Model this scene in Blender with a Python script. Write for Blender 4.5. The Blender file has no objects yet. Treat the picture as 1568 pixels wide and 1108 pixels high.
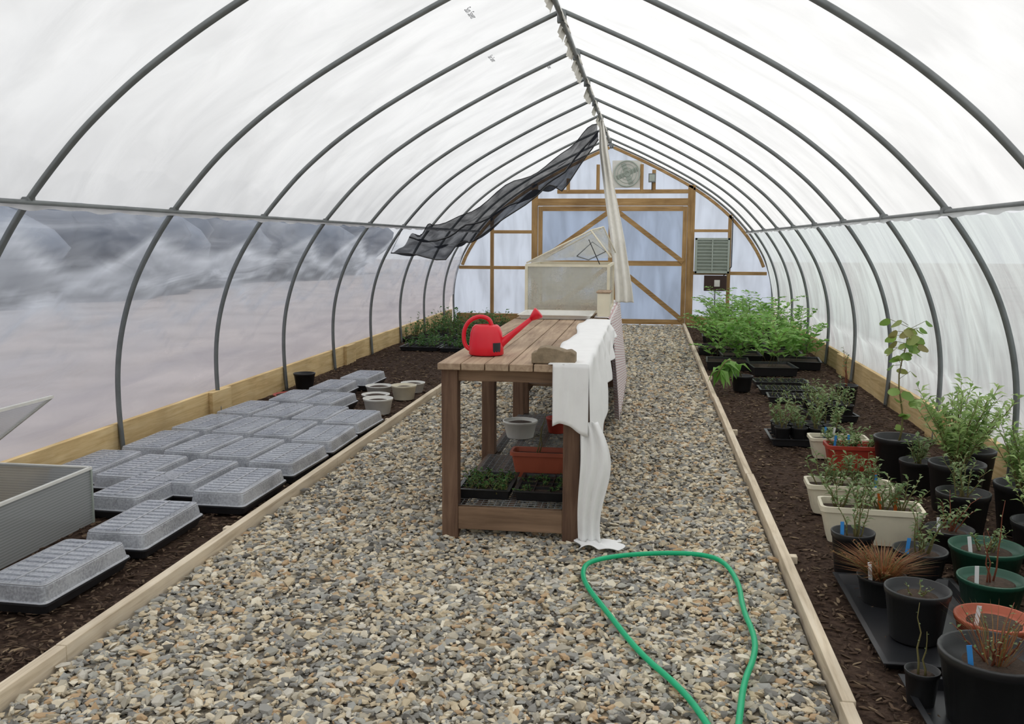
import bpy, math, random
import numpy as np
from mathutils import Vector, Matrix
random.seed(7); rng=np.random.default_rng(7)
C=bpy.context.collection
CX=-0.711; YE=17.6; YB=-3.2; SP=1.52; Y0=4.507

# ---------------------------------------------------------------- materials
def newmat(name):
    m=bpy.data.materials.new(name); m.use_nodes=True
    nt=m.node_tree; nt.nodes.clear()
    o=nt.nodes.new("ShaderNodeOutputMaterial")
    return m,nt,o
def N(nt,t,**k):
    n=nt.nodes.new(t)
    for a,b in k.items():
        if a in n.inputs: n.inputs[a].default_value=b
        else: setattr(n,a,b)
    return n
def ramp(nt,cols,mode='LINEAR'):
    r=nt.nodes.new("ShaderNodeValToRGB"); cr=r.color_ramp; cr.interpolation=mode
    while len(cr.elements)<len(cols): cr.elements.new(0.5)
    for i,c in enumerate(cols):
        cr.elements[i].position=(i/len(cols) if mode=='CONSTANT' else i/max(1,len(cols)-1))
        cr.elements[i].color=(*c,1)
    return r
def mapped(nt,scale):
    tc=nt.nodes.new("ShaderNodeTexCoord"); mp=nt.nodes.new("ShaderNodeMapping")
    mp.inputs['Scale'].default_value=scale
    nt.links.new(tc.outputs['Object'],mp.inputs[0]); return mp.outputs[0]
def plain(name,col,rough=.5,metal=0,var=.12,scale=12,bump=0,bscale=60,spec=.4):
    m,nt,o=newmat(name); L=nt.links
    p=N(nt,"ShaderNodeBsdfPrincipled",Roughness=rough,Metallic=metal)
    p.inputs['Specular IOR Level'].default_value=spec
    v=mapped(nt,(1,1,1)); n=N(nt,"ShaderNodeTexNoise",Scale=scale,Detail=5.)
    L.new(v,n.inputs['Vector'])
    r=ramp(nt,[tuple(c*(1-var*1.6) for c in col),col,tuple(min(1,c*(1+var)) for c in col)])
    L.new(n.outputs[0],r.inputs[0]); L.new(r.outputs[0],p.inputs['Base Color'])
    if bump:
        n2=N(nt,"ShaderNodeTexNoise",Scale=bscale,Detail=4.); L.new(v,n2.inputs['Vector'])
        b=N(nt,"ShaderNodeBump",Strength=bump,Distance=.01); L.new(n2.outputs[0],b.inputs['Height'])
        L.new(b.outputs[0],p.inputs['Normal'])
    L.new(p.outputs[0],o.inputs[0]); return m
def wood(name,c1,c2,c3,axis=1,rough=.7,patch=.55):
    m,nt,o=newmat(name); L=nt.links
    sc=[14,14,14]; sc[axis]=.9
    v=mapped(nt,tuple(sc)); n=N(nt,"ShaderNodeTexNoise",Scale=2.2,Detail=8.,Roughness=.65,Distortion=.6)
    L.new(v,n.inputs['Vector']); r=ramp(nt,[c1,c2,c3]); r.color_ramp.elements[0].position=.28; r.color_ramp.elements[2].position=.72
    L.new(n.outputs[0],r.inputs[0])
    v2=mapped(nt,(1,1,1)); n3=N(nt,"ShaderNodeTexNoise",Scale=2.5,Detail=3.); L.new(v2,n3.inputs['Vector'])
    mx=N(nt,"ShaderNodeMix",data_type='RGBA',blend_type='MULTIPLY'); mx.inputs[0].default_value=patch
    r3=ramp(nt,[(.45,.42,.4),(1,1,1)]); r3.color_ramp.elements[0].position=.3; r3.color_ramp.elements[1].position=.6
    L.new(n3.outputs[0],r3.inputs[0]); L.new(r.outputs[0],mx.inputs[6]); L.new(r3.outputs[0],mx.inputs[7])
    p=N(nt,"ShaderNodeBsdfPrincipled",Roughness=rough); p.inputs['Specular IOR Level'].default_value=.25
    L.new(mx.outputs[2],p.inputs['Base Color'])
    b=N(nt,"ShaderNodeBump",Strength=.3,Distance=.004); L.new(n.outputs[0],b.inputs['Height']); L.new(b.outputs[0],p.inputs['Normal'])
    L.new(p.outputs[0],o.inputs[0]); return m
def island(name,cols,rough=.8,transl=0,mode='LINEAR',spec=.3):
    m,nt,o=newmat(name); L=nt.links
    g=N(nt,"ShaderNodeNewGeometry"); r=ramp(nt,cols,mode); L.new(g.outputs['Random Per Island'],r.inputs[0])
    p=N(nt,"ShaderNodeBsdfPrincipled",Roughness=rough); p.inputs['Specular IOR Level'].default_value=spec
    L.new(r.outputs[0],p.inputs['Base Color'])
    if transl:
        t=N(nt,"ShaderNodeBsdfTranslucent"); L.new(r.outputs[0],t.inputs[0])
        mx=N(nt,"ShaderNodeMixShader"); mx.inputs[0].default_value=transl
        L.new(p.outputs[0],mx.inputs[1]); L.new(t.outputs[0],mx.inputs[2]); L.new(mx.outputs[0],o.inputs[0])
    else: L.new(p.outputs[0],o.inputs[0])
    return m
def film(name,col,clear,attr=False,wr=(1.2,5,1.2),bump=.6,gloss=.06,amt=.25,diff=.15,detail=2.,dist=.5,col2=None,lo=.3,hi=.62,clamt=.8,nscale=1.3):
    """polyethylene sheet: part transparent, part translucent haze"""
    m,nt,o=newmat(name); L=nt.links
    v=mapped(nt,wr); n=N(nt,"ShaderNodeTexNoise",Scale=nscale,Detail=detail,Roughness=.5,Distortion=dist); L.new(v,n.inputs['Vector'])
    b=N(nt,"ShaderNodeBump",Strength=bump,Distance=.04); L.new(n.outputs[0],b.inputs['Height'])
    r=ramp(nt,[tuple(c*(1-amt) for c in col),col]); r.color_ramp.elements[0].position=lo; r.color_ramp.elements[1].position=hi  # wrinkle shading painted into the film colour, on top of the bump
    L.new(n.outputs[0],r.inputs[0]); cout=r.outputs[0]
    if col2:
        a=N(nt,"ShaderNodeAttribute",attribute_name="tint"); mx=N(nt,"ShaderNodeMix",data_type='RGBA')
        L.new(a.outputs['Fac'],mx.inputs[0]); L.new(cout,mx.inputs[6]); mx.inputs[7].default_value=(*col2,1); cout=mx.outputs[2]
    t=N(nt,"ShaderNodeBsdfTranslucent"); L.new(cout,t.inputs[0]); L.new(b.outputs[0],t.inputs['Normal'])
    d=N(nt,"ShaderNodeBsdfDiffuse"); L.new(cout,d.inputs[0]); L.new(b.outputs[0],d.inputs['Normal'])
    m1=N(nt,"ShaderNodeMixShader"); m1.inputs[0].default_value=diff; L.new(t.outputs[0],m1.inputs[1]); L.new(d.outputs[0],m1.inputs[2])
    tr=N(nt,"ShaderNodeBsdfTransparent")
    tr.inputs[0].default_value=(.95,.96,.98,1)
    m2=N(nt,"ShaderNodeMixShader"); L.new(m1.outputs[0],m2.inputs[1]); L.new(tr.outputs[0],m2.inputs[2])
    if attr:
        a=N(nt,"ShaderNodeAttribute",attribute_name="clear"); ad=N(nt,"ShaderNodeMath",operation='MULTIPLY_ADD')
        L.new(n.outputs[0],ad.inputs[0]); ad.inputs[1].default_value=-clamt
        su=N(nt,"ShaderNodeMath",operation='ADD'); su.inputs[1].default_value=clamt/2
        L.new(a.outputs['Fac'],su.inputs[0]); L.new(su.outputs[0],ad.inputs[2]); ad.use_clamp=True
        L.new(ad.outputs[0],m2.inputs[0])
    else: m2.inputs[0].default_value=clear
    g=N(nt,"ShaderNodeBsdfGlossy",Roughness=.25); L.new(b.outputs[0],g.inputs['Normal'])
    m3=N(nt,"ShaderNodeMixShader"); m3.inputs[0].default_value=gloss; L.new(m2.outputs[0],m3.inputs[1]); L.new(g.outputs[0],m3.inputs[2])
    L.new(m3.outputs[0],o.inputs[0]); return m

M={}
M['film']=film("roof_film",(.855,.86,.855),.05,wr=(1.1,1.8,1.1),bump=.32,amt=.13,detail=4.,dist=.6,lo=.32,hi=.62,nscale=1.4)
M['filmL']=film("side_film_left",(.66,.69,.74),.5,attr=True,wr=(1,.7,3.5),amt=.2,gloss=.07,bump=.45,detail=3.,dist=.8,col2=(.62,.58,.60),clamt=.9,nscale=1.4)
M['filmR']=film("side_film_right",(.70,.76,.74),.3,attr=True,wr=(1,3.4,.8),amt=.28,bump=.6,detail=3.,dist=.8,clamt=.8,nscale=1.6)
M['filmE']=film("end_film",(.62,.70,.82),.10,wr=(4,1,1),amt=.22,bump=.5)
M['steel']=plain("galvanised_steel",(.20,.215,.215),.45,.5,var=.25,scale=9)
M['wood']=wood("pine_board",(.50,.34,.15),(.68,.50,.25),(.80,.63,.36),1,patch=.35)
M['woodx']=wood("pine_frame",(.30,.17,.07),(.45,.28,.12),(.58,.38,.18),0)
M['woodz']=wood("pine_frame_v",(.30,.17,.07),(.45,.28,.12),(.58,.38,.18),2)
M['edge']=wood("edging_board",(.56,.45,.31),(.80,.68,.51),(.90,.80,.64),1,patch=.4)
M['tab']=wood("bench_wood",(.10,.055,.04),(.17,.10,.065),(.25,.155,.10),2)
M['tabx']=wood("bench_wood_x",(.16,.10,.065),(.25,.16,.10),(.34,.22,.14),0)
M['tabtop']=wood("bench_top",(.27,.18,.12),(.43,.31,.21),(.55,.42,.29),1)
M['black']=plain("black_plastic",(.014,.014,.015),.42,0,.3,spec=.5)
M['blackg']=plain("dark_tray_plastic",(.022,.023,.026),.35,0,.3,spec=.6)
M['green']=plain("green_plastic_pot",(.015,.075,.045),.35)
M['terra']=plain("terracotta_plastic",(.42,.10,.05),.5)
M['red']=plain("red_plastic",(.74,.012,.03),.28,0,.05,spec=.5)
M['redpot']=plain("red_pot_plastic",(.40,.05,.03),.4)
M['cream']=plain("cream_plastic",(.76,.70,.54),.5)
M['whitep']=plain("white_plastic",(.76,.75,.70),.5)
M['label']=plain("dark_label",(.03,.03,.035),.4)
M['hose']=plain("green_hose",(.0,.44,.19),.35,0,.12)
M['cloth']=plain("white_cotton",(.88,.88,.87),.9,0,.05,bump=.25,bscale=9)
M['tan']=plain("hanging_sheet",(.66,.64,.58),.9,0,.1,bump=.4,bscale=6)
M['stem']=plain("plant_stem",(.16,.14,.05),.7)
M['stemr']=plain("red_stem",(.20,.06,.03),.7)
M['potsoil']=plain("potting_soil",(.06,.04,.028),.95,0,.5,scale=60,bump=.9,bscale=90)
M['tagb']=plain("blue_tag",(.05,.28,.70),.4)
M['tagw']=plain("white_tag",(.85,.85,.85),.4)
M['tago']=plain("orange_tag",(.75,.18,.03),.4)
M['blockw']=plain("weathered_block",(.26,.20,.13),.9,0,.4,scale=25,bump=.5)
M['wire']=plain("wire_mesh",(.22,.23,.23),.45,.5)
M['ink']=plain("film_print_ink",(.25,.27,.3),.6)
M['greyg']=plain("grey_green_louvre",(.42,.47,.42),.5,.2)
M['brownb']=plain("brown_box",(.05,.025,.02),.5)
M['stone']=island("gravel_stone",[(.21,.20,.18),(.44,.40,.32),(.62,.52,.36),(.34,.33,.30),(.74,.65,.49),(.46,.39,.28),(.60,.56,.48),(.53,.37,.22),(.27,.26,.235),(.80,.73,.58),(.50,.45,.35),(.37,.365,.335),(.66,.55,.38),(.42,.41,.36)],.85,mode='CONSTANT')
M['chip']=island("mulch_chip",[(.045,.027,.018),(.09,.056,.037),(.06,.037,.025),(.13,.085,.055),(.04,.024,.015),(.30,.22,.14)],.95,mode='LINEAR')
def leafm(n,a,b,c,t=.4): return island(n,[a,b,c],.5,t,spec=.35)
M['lfern']=leafm("fern_leaf",(.18,.42,.07),(.36,.60,.17),(.12,.28,.05))
M['lshrub']=leafm("shrub_leaf",(.28,.44,.12),(.50,.64,.28),(.18,.30,.09))
M['lround']=leafm("round_leaf",(.16,.30,.06),(.26,.40,.10),(.30,.26,.10))
M['lseed']=leafm("seedling_leaf",(.035,.10,.03),(.08,.20,.05),(.16,.30,.08))
M['ldull']=leafm("dull_leaf",(.13,.22,.08),(.24,.35,.14),(.34,.40,.22))
M['lred']=leafm("red_grass_leaf",(.26,.08,.03),(.38,.17,.07),(.18,.18,.06))
M['tree']=plain("distant_trees",(.13,.155,.20),.9,0,.3,scale=1.2)

def soilmat():
    m,nt,o=newmat("bed_soil"); L=nt.links; v=mapped(nt,(1,1,1))
    n=N(nt,"ShaderNodeTexNoise",Scale=35.,Detail=8.,Roughness=.7); L.new(v,n.inputs['Vector'])
    r=ramp(nt,[(.03,.018,.013),(.08,.05,.036),(.135,.09,.064)]); r.color_ramp.elements[0].position=.35; r.color_ramp.elements[2].position=.7
    L.new(n.outputs[0],r.inputs[0]); p=N(nt,"ShaderNodeBsdfPrincipled",Roughness=.95); p.inputs['Specular IOR Level'].default_value=.15
    L.new(r.outputs[0],p.inputs['Base Color']); b=N(nt,"ShaderNodeBump",Strength=1.,Distance=.02); L.new(n.outputs[0],b.inputs['Height']); L.new(b.outputs[0],p.inputs['Normal'])
    L.new(p.outputs[0],o.inputs[0]); return m
M['soil']=soilmat()
def gravelbase():
    m,nt,o=newmat("gravel_base"); L=nt.links; v=mapped(nt,(1,1,1))
    n=N(nt,"ShaderNodeTexVoronoi",Scale=50.); L.new(v,n.inputs['Vector'])
    r=ramp(nt,[(.10,.09,.075),(.24,.21,.16),(.32,.27,.19),(.17,.16,.14),(.38,.33,.25)],'CONSTANT'); L.new(n.outputs['Color'],r.inputs[0])
    p=N(nt,"ShaderNodeBsdfPrincipled",Roughness=.9); L.new(r.outputs[0],p.inputs['Base Color'])
    b=N(nt,"ShaderNodeBump",Strength=1.,Distance=.015); b.invert=True; L.new(n.outputs['Distance'],b.inputs['Height']); L.new(b.outputs[0],p.inputs['Normal'])
    L.new(p.outputs[0],o.inputs[0]); return m
M['gbase']=gravelbase()
M['outg']=plain("outside_ground",(.37,.335,.33),.95,0,.3,scale=.8)
def domemat():
    m,nt,o=newmat("humidity_dome_plastic"); L=nt.links; v=mapped(nt,(1,1,1))
    n=N(nt,"ShaderNodeTexNoise",Scale=90.,Detail=3.); L.new(v,n.inputs['Vector'])
    n2=N(nt,"ShaderNodeTexNoise",Scale=5.,Detail=4.); L.new(v,n2.inputs['Vector'])
    mm=N(nt,"ShaderNodeMath",operation='MULTIPLY_ADD'); L.new(n.outputs[0],mm.inputs[0]); mm.inputs[1].default_value=.5
    m5=N(nt,"ShaderNodeMath",operation='MULTIPLY'); m5.inputs[1].default_value=.5; L.new(n2.outputs[0],m5.inputs[0]); L.new(m5.outputs[0],mm.inputs[2])
    r=ramp(nt,[(.18,.18,.18),(.55,.55,.55)]); r.color_ramp.elements[0].position=.40; r.color_ramp.elements[1].position=.62; L.new(mm.outputs[0],r.inputs[0])
    p=N(nt,"ShaderNodeBsdfPrincipled",Roughness=.2); p.inputs['Specular IOR Level'].default_value=1.; p.inputs['Base Color'].default_value=(.58,.60,.64,1)
    b=N(nt,"ShaderNodeBump",Strength=.25,Distance=.004); L.new(n.outputs[0],b.inputs['Height']); L.new(b.outputs[0],p.inputs['Normal'])
    t=N(nt,"ShaderNodeBsdfTransparent"); t.inputs[0].default_value=(.88,.9,.95,1)
    mx=N(nt,"ShaderNodeMixShader"); L.new(r.outputs[0],mx.inputs[0]); L.new(p.outputs[0],mx.inputs[1]); L.new(t.outputs[0],mx.inputs[2]); L.new(mx.outputs[0],o.inputs[0]); return m
M['dome']=domemat()
M['domer']=plain("dome_moulding",(.46,.47,.50),.25,0,.15,spec=.9)
def polycarb():
    m,nt,o=newmat("twinwall_polycarbonate"); L=nt.links; v=mapped(nt,(1,1,1))
    w=N(nt,"ShaderNodeTexWave",Scale=22.,bands_direction='Z'); w.wave_type='BANDS'; L.new(v,w.inputs['Vector'])
    r=ramp(nt,[(.34,.355,.35),(.60,.62,.61)]); L.new(w.outputs[1],r.inputs[0])
    p=N(nt,"ShaderNodeBsdfPrincipled",Roughness=.25); L.new(r.outputs[0],p.inputs['Base Color'])
    t=N(nt,"ShaderNodeBsdfTranslucent"); t.inputs[0].default_value=(.6,.62,.62,1); tr=N(nt,"ShaderNodeBsdfTransparent")
    a=N(nt,"ShaderNodeMixShader"); a.inputs[0].default_value=.3; L.new(p.outputs[0],a.inputs[1]); L.new(t.outputs[0],a.inputs[2])
    b=N(nt,"ShaderNodeMixShader"); b.inputs[0].default_value=.45; L.new(a.outputs[0],b.inputs[1]); L.new(tr.outputs[0],b.inputs[2]); L.new(b.outputs[0],o.inputs[0]); return m
M['poly']=polycarb()
def netmat(name,col,scale,hole):
    m,nt,o=newmat(name); L=nt.links; v=mapped(nt,(1,1,1))
    n=N(nt,"ShaderNodeTexNoise",Scale=5.,Detail=3.); L.new(v,n.inputs['Vector'])
    mr=N(nt,"ShaderNodeMapRange"); mr.inputs[1].default_value=.35; mr.inputs[2].default_value=.65; mr.inputs[3].default_value=hole*.5; mr.inputs[4].default_value=hole*1.4
    L.new(n.outputs[0],mr.inputs[0])
    d=N(nt,"ShaderNodeBsdfDiffuse"); d.inputs[0].default_value=(*col,1); tl=N(nt,"ShaderNodeBsdfTranslucent"); tl.inputs[0].default_value=(*col,1)
    a=N(nt,"ShaderNodeMixShader"); a.inputs[0].default_value=.4; L.new(d.outputs[0],a.inputs[1]); L.new(tl.outputs[0],a.inputs[2])
    tr=N(nt,"ShaderNodeBsdfTransparent"); b=N(nt,"ShaderNodeMixShader"); L.new(mr.outputs[0],b.inputs[0]); L.new(a.outputs[0],b.inputs[1]); L.new(tr.outputs[0],b.inputs[2]); L.new(b.outputs[0],o.inputs[0]); return m
M['shade']=netmat("shade_cloth_mesh",(.02,.022,.028),1,.17)
M['net']=netmat("cream_netting",(.66,.66,.60),1,.6)
def stripes():
    m,nt,o=newmat("striped_cotton"); L=nt.links; v=mapped(nt,(1,1,1))
    w=N(nt,"ShaderNodeTexWave",Scale=14.,bands_direction='Z'); L.new(v,w.inputs['Vector'])
    r=ramp(nt,[(.76,.73,.72),(.58,.40,.41)]); r.color_ramp.elements[0].position=.55; r.color_ramp.elements[1].position=.8; L.new(w.outputs[1],r.inputs[0])
    p=N(nt,"ShaderNodeBsdfPrincipled",Roughness=.9); L.new(r.outputs[0],p.inputs['Base Color']); L.new(p.outputs[0],o.inputs[0]); return m
M['stripe']=stripes()

# ---------------------------------------------------------------- mesh builder
class MB:
    def __init__(s): s.v=[]; s.f=[]; s.m=[]; s.mats=[]; s.sm=[]
    def mi(s,k):
        if k not in s.mats: s.mats.append(k)
        return s.mats.index(k)
    def add(s,vs,fs,k,smooth=False):
        o=len(s.v); i=s.mi(k); s.v+= [tuple(a) for a in vs]
        for f in fs: s.f.append(tuple(o+j for j in f)); s.m.append(i); s.sm.append(smooth)
    def box(s,x0,x1,y0,y1,z0,z1,k,rot=None,piv=None):
        vs=[Vector((x,y,z)) for z in(z0,z1) for y in(y0,y1) for x in(x0,x1)]
        if rot is not None:
            p=Vector(piv) if piv else Vector(((x0+x1)/2,(y0+y1)/2,(z0+z1)/2)); vs=[rot@(v-p)+p for v in vs]
        s.add(vs,[(0,2,3,1),(4,5,7,6),(0,1,5,4),(2,6,7,3),(0,4,6,2),(1,3,7,5)],k)
    def beam(s,a,b,w,h,k,up=(0,0,1)):
        a=Vector(a);b=Vector(b);d=(b-a).normalized();u=Vector(up);r=d.cross(u).normalized();u=r.cross(d)
        vs=[p+r*i*w/2+u*j*h/2 for p in(a,b) for i,j in((-1,-1),(1,-1),(1,1),(-1,1))]
        s.add(vs,[(0,1,2,3),(7,6,5,4),(0,4,5,1),(1,5,6,2),(2,6,7,3),(3,7,4,0)],k)
    def tube(s,pts,r,k,n=8,cap=True,smooth=True):
        P=[Vector(p) for p in pts]; rs=r if hasattr(r,'__len__') else [r]*len(P)
        vs=[];fs=[];pu=None
        for i,p in enumerate(P):
            d=(P[min(i+1,len(P)-1)]-P[max(i-1,0)]).normalized()
            if pu is None:
                pu=Vector((0,0,1)) if abs(d.z)<.9 else Vector((1,0,0))
            x=d.cross(pu).normalized(); pu=x.cross(d).normalized()
            for j in range(n):
                a=2*math.pi*j/n; vs.append(p+(x*math.cos(a)+pu*math.sin(a))*rs[i])
        for i in range(len(P)-1):
            for j in range(n): fs.append((i*n+j,i*n+(j+1)%n,(i+1)*n+(j+1)%n,(i+1)*n+j))
        if cap: fs.append(tuple(range(n-1,-1,-1))); fs.append(tuple((len(P)-1)*n+j for j in range(n)))
        s.add(vs,fs,k,smooth)
    def lathe(s,c,prof,k,n=28,sx=1,sy=1,smooth=True):
        vs=[];fs=[]
        for r,z in prof:
            for j in range(n):
                a=2*math.pi*j/n; vs.append((c[0]+r*sx*math.cos(a),c[1]+r*sy*math.sin(a),c[2]+z))
        for i in range(len(prof)-1):
            for j in range(n): fs.append((i*n+j,i*n+(j+1)%n,(i+1)*n+(j+1)%n,(i+1)*n+j))
        fs.append(tuple(range(n-1,-1,-1)))
        fs.append(tuple((len(prof)-1)*n+j for j in range(n)))
        s.add(vs,fs,k,smooth)
    def loft(s,rings,k,smooth=False,close=True,capb=True,capt=True):
        n=len(rings[0]); vs=[p for r in rings for p in r]; fs=[]
        for i in range(len(rings)-1):
            for j in range(n if close else n-1): fs.append((i*n+j,i*n+(j+1)%n,(i+1)*n+(j+1)%n,(i+1)*n+j))
        if capb: fs.append(tuple(range(n-1,-1,-1)))
        if capt: fs.append(tuple((len(rings)-1)*n+j for j in range(n)))
        s.add(vs,fs,k,smooth)
    def grid(s,fn,nu,nv,k,smooth=True):
        vs=[fn(i/nu,j/nv) for i in range(nu+1) for j in range(nv+1)]
        fs=[(i*(nv+1)+j,(i+1)*(nv+1)+j,(i+1)*(nv+1)+j+1,i*(nv+1)+j+1) for i in range(nu) for j in range(nv)]
        s.add(vs,fs,k,smooth)
    def leaf(s,b,d,L,W,k,droop=0):
        b=Vector(b);d=Vector(d).normalized()
        r=Vector((random.uniform(-1,1),random.uniform(-1,1),random.uniform(-.2,.2)))
        x=d.cross(Vector((0,0,1))+r*.5)
        if x.length<1e-3: x=Vector((1,0,0))
        x.normalize(); n=x.cross(d)
        m=b+d*L*.5+n*L*.06; t=b+d*L-Vector((0,0,droop*L)); l=b+d*L*.45+x*W/2+n*L*.14; q=b+d*L*.45-x*W/2+n*L*.14
        P=[b,l,m,q,t]
        for p in P:
            if p.x>2.18: p.x=2.18-.3*min(.3,p.x-2.18)
        s.add(P,[(0,2,1),(0,3,2),(2,4,1),(2,3,4)],k)
    def rleaf(s,b,d,R,k):
        """rounded heart-like leaf"""
        b=Vector(b); d=Vector(d).normalized(); x=d.cross(Vector((random.uniform(-.6,.6),random.uniform(-.6,.6),1))).normalized(); n=x.cross(d)
        vs=[b]; 
        for i in range(9):
            a=-2.6+5.2*i/8; vs.append(b+d*(R+R*math.cos(a)*(1.15 if abs(a)<.4 else 1))+x*R*math.sin(a)*1.05+n*R*.12*math.cos(2*a))
        s.add(vs,[(0,i,i+1) for i in range(1,9)],k,True)
    def obj(s,name,parent=None,bevel=0,solid=0,sub=0):
        me=bpy.data.meshes.new(name); me.from_pydata(s.v,[],s.f)
        for k in s.mats: me.materials.append(M[k])
        me.polygons.foreach_set('material_index',s.m); me.polygons.foreach_set('use_smooth',s.sm); me.update()
        o=bpy.data.objects.new(name,me); C.objects.link(o)
        if parent: o.parent=parent
        if sub: md=o.modifiers.new("s",'SUBSURF'); md.levels=md.render_levels=sub
        if solid: md=o.modifiers.new("t",'SOLIDIFY'); md.thickness=solid
        if bevel: md=o.modifiers.new("b",'BEVEL'); md.width=bevel; md.segments=2; md.limit_method='ANGLE'
        return o
def empty(name,loc=(0,0,0)):
    e=bpy.data.objects.new(name,None); e.empty_display_size=.1; C.objects.link(e); return e

# ---------------------------------------------------------------- tunnel profile
prof=[(2.95,0),(2.975,.35),(2.97,.66),(2.92,.94),(2.81,1.26),(2.67,1.50),(2.51,1.73),(2.18,2.09),(1.85,2.36),(1.48,2.60),(1.06,2.83),(.6,3.06),(.28,3.205),(0,3.33)]
pa=np.array(prof); ch=np.r_[0,np.cumsum(np.hypot(*np.diff(pa,axis=0).T))]
tt=np.linspace(0,ch[-1],90); hw=np.interp(tt,ch,pa[:,0]); hz=np.interp(tt,ch,pa[:,1])
for _ in range(12):
    hw[1:-1]=(hw[:-2]+hw[2:]+2*hw[1:-1])/4; hz[1:-1]=(hz[:-2]+hz[2:]+2*hz[1:-1])/4
HP=list(zip(hw,hz))
def width_at(z): return float(np.interp(z,hz,hw))
ZP=1.73; WP=width_at(ZP)
ribs=[Y0+k*SP for k in range(-5,9)]+[YE-.06]

fr=empty("greenhouse_frame")
mb=MB()
for y in ribs:
    pts=[(CX-w,y,z) for w,z in HP]+[(CX+w,y,z) for w,z in HP[::-1][1:]]
    mb.tube(pts,.0185,'steel',10)
for sx in(-1,1):
    mb.tube([(CX+sx*(WP-.02),YB,ZP),(CX+sx*(WP-.02),YE,ZP)],.015,'steel',8)
    for y in ribs: mb.box(CX+sx*WP-.04,CX+sx*WP+.03,y-.028,y+.028,ZP-.025,ZP+.03,'steel')
mb.tube([(CX,YB,3.27),(CX,YE,3.27)],.022,'steel',8)
for y in ribs: mb.box(CX-.035,CX+.035,y-.03,y+.03,3.24,3.33,'steel')
mb.obj("hoops_and_purlins",fr)
mb=MB()
y=YB+.2
while y<YE-1:
    L=random.uniform(.1,.5); w=random.uniform(.03,.08); s_=random.choice((-1,1))
    mb.grid(lambda u,v,y=y,L=L,w=w,s_=s_:(CX+s_*.02+s_*v*w*.5+.01*math.sin(9*u),y+u*L,3.27-v*w*1.3-.01*math.sin(u*7)),6,3,'tan')
    y+=L*random.uniform(.6,1.3)
for sx in(-1,1):
    mb.grid(lambda u,v,sx=sx:(CX+sx*(WP-.045-.006*math.sin(u*500)*v),YB+u*(YE-YB),ZP-.012-v*(.022+.010*math.sin(u*90)*math.sin(u*311))),500,2,'film')
mb.obj("ridge_tape_and_film_lip",fr)
def surf(name,sx_list,z0,z1,mat,sag,wr,attr=None,off=.022):
    zs=[(w,z) for w,z in HP if z0-1e-6<=z<=z1+1e-6]
    ys=np.arange(YB,YE+.001,.076); V=[];F=[];A=[];T=[]
    for sx in sx_list:
        o=len(V); ny=len(ys); nz=len(zs)
        for i,y in enumerate(ys):
            u=((y-Y0)/SP)%1; b=math.sin(math.pi*u)
            for j,(w,z) in enumerate(zs):
                a=math.atan2(z,w); t=(z-z0)/(z1-z0)
                d=off-sag*b*math.sin(math.pi*min(1,t*1.05))+wr*b*math.sin(13*y+4*z+sx)*math.sin(5*z+2.3*y)
                if z<.5: d=max(d,.05)+.05*min(1,(.5-z)/.2)
                V.append((CX+sx*(w+d*math.cos(a)),y,z+d*math.sin(a)*(0 if z<.5 else 1)))
                if attr: A.append(attr(u,y,z)); T.append(min(1,max(0,(1.1-z)/.6)))
        F+=[(o+i*nz+j,o+(i+1)*nz+j,o+(i+1)*nz+j+1,o+i*nz+j+1) for i in range(ny-1) for j in range(nz-1)]
    me=bpy.data.meshes.new(name)
    me.from_pydata(V,[],F); me.materials.append(M[mat]); me.polygons.foreach_set('use_smooth',[True]*len(F))
    if attr:
        l=me.attributes.new("clear",'FLOAT','POINT'); l.data.foreach_set('value',A)
        l=me.attributes.new("tint",'FLOAT','POINT'); l.data.foreach_set('value',T)
    me.update(); ob=bpy.data.objects.new(name,me); C.objects.link(ob); return ob
ceil=surf("ceiling",(-1,1),ZP-.03,9,'film',.018,.006)
def cl_left(u,y,z):
    sw=1.36+.20*abs(2*u-1)**1.5+.05*math.sin(3.1*y)
    z2=1.04+.10*math.sin(2*math.pi*u+y)+.03*math.sin(9*y)
    s=lambda e,w_: 1/(1+math.exp(-(z-e)/w_))
    c=.46+.24*s(sw,.02)-.08*s(z2,.02)*(1-s(sw,.02))
    for q,a,wd in((sw-.03,.38,.045),(z2,.36,.03),(z2-.22-.05*math.sin(4*y),.26,.02),(1.22+.04*math.sin(7*y+1),.26,.02),(.55+.06*math.sin(2*y),.2,.03),(.38+.05*math.sin(3*y+1),.16,.025)): c-=a*math.exp(-((z-q)/wd)**2)
    return c
def cl_right(u,y,z): return .20+.12*math.sin(4*z+3*u)+(.12 if z<.6 else 0)
surf("wall_left",(-1,),0,ZP,'filmL',.03,.014,cl_left)
surf("wall_right",(1,),0,ZP,'filmR',.03,.014,cl_right)
def endfilm(name,y,mat):
    mb=MB(); rows=[]
    for w,z in HP: rows.append([(CX+w*t,y+.012*math.sin(9*(CX+w*t)+3*z),z) for t in np.linspace(-1,1,41)])
    mb.loft(rows,mat,True,close=False,capb=False,capt=False); return mb.obj(name)
endfilm("wall_far",YE,'filmE'); endfilm("wall_back",YB,'film')
for (x,y,sz) in((-1.26,6.35,.07),(-1.34,7.75,.06),(-1.0,9.0,.06)):
    cu=bpy.data.curves.new("film_print",'FONT'); cu.body="Sun Saver"; cu.size=sz; cu.extrude=.0004; cu.materials.append(M['ink'])
    t=bpy.data.objects.new("film_print",cu); C.objects.link(t)
    Nn=Vector((.44,0,-.9)).normalized(); X_=Vector((0,1,0)); U_=Nn.cross(X_)
    mm=Matrix((X_,U_,Nn)).transposed().to_4x4()
    zz=float(np.interp(-abs(x-CX),[-a for a in hw],hz)); mm.translation=Vector((x,y,zz))+Nn*.012; t.matrix_world=mm; t.parent=ceil

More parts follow.
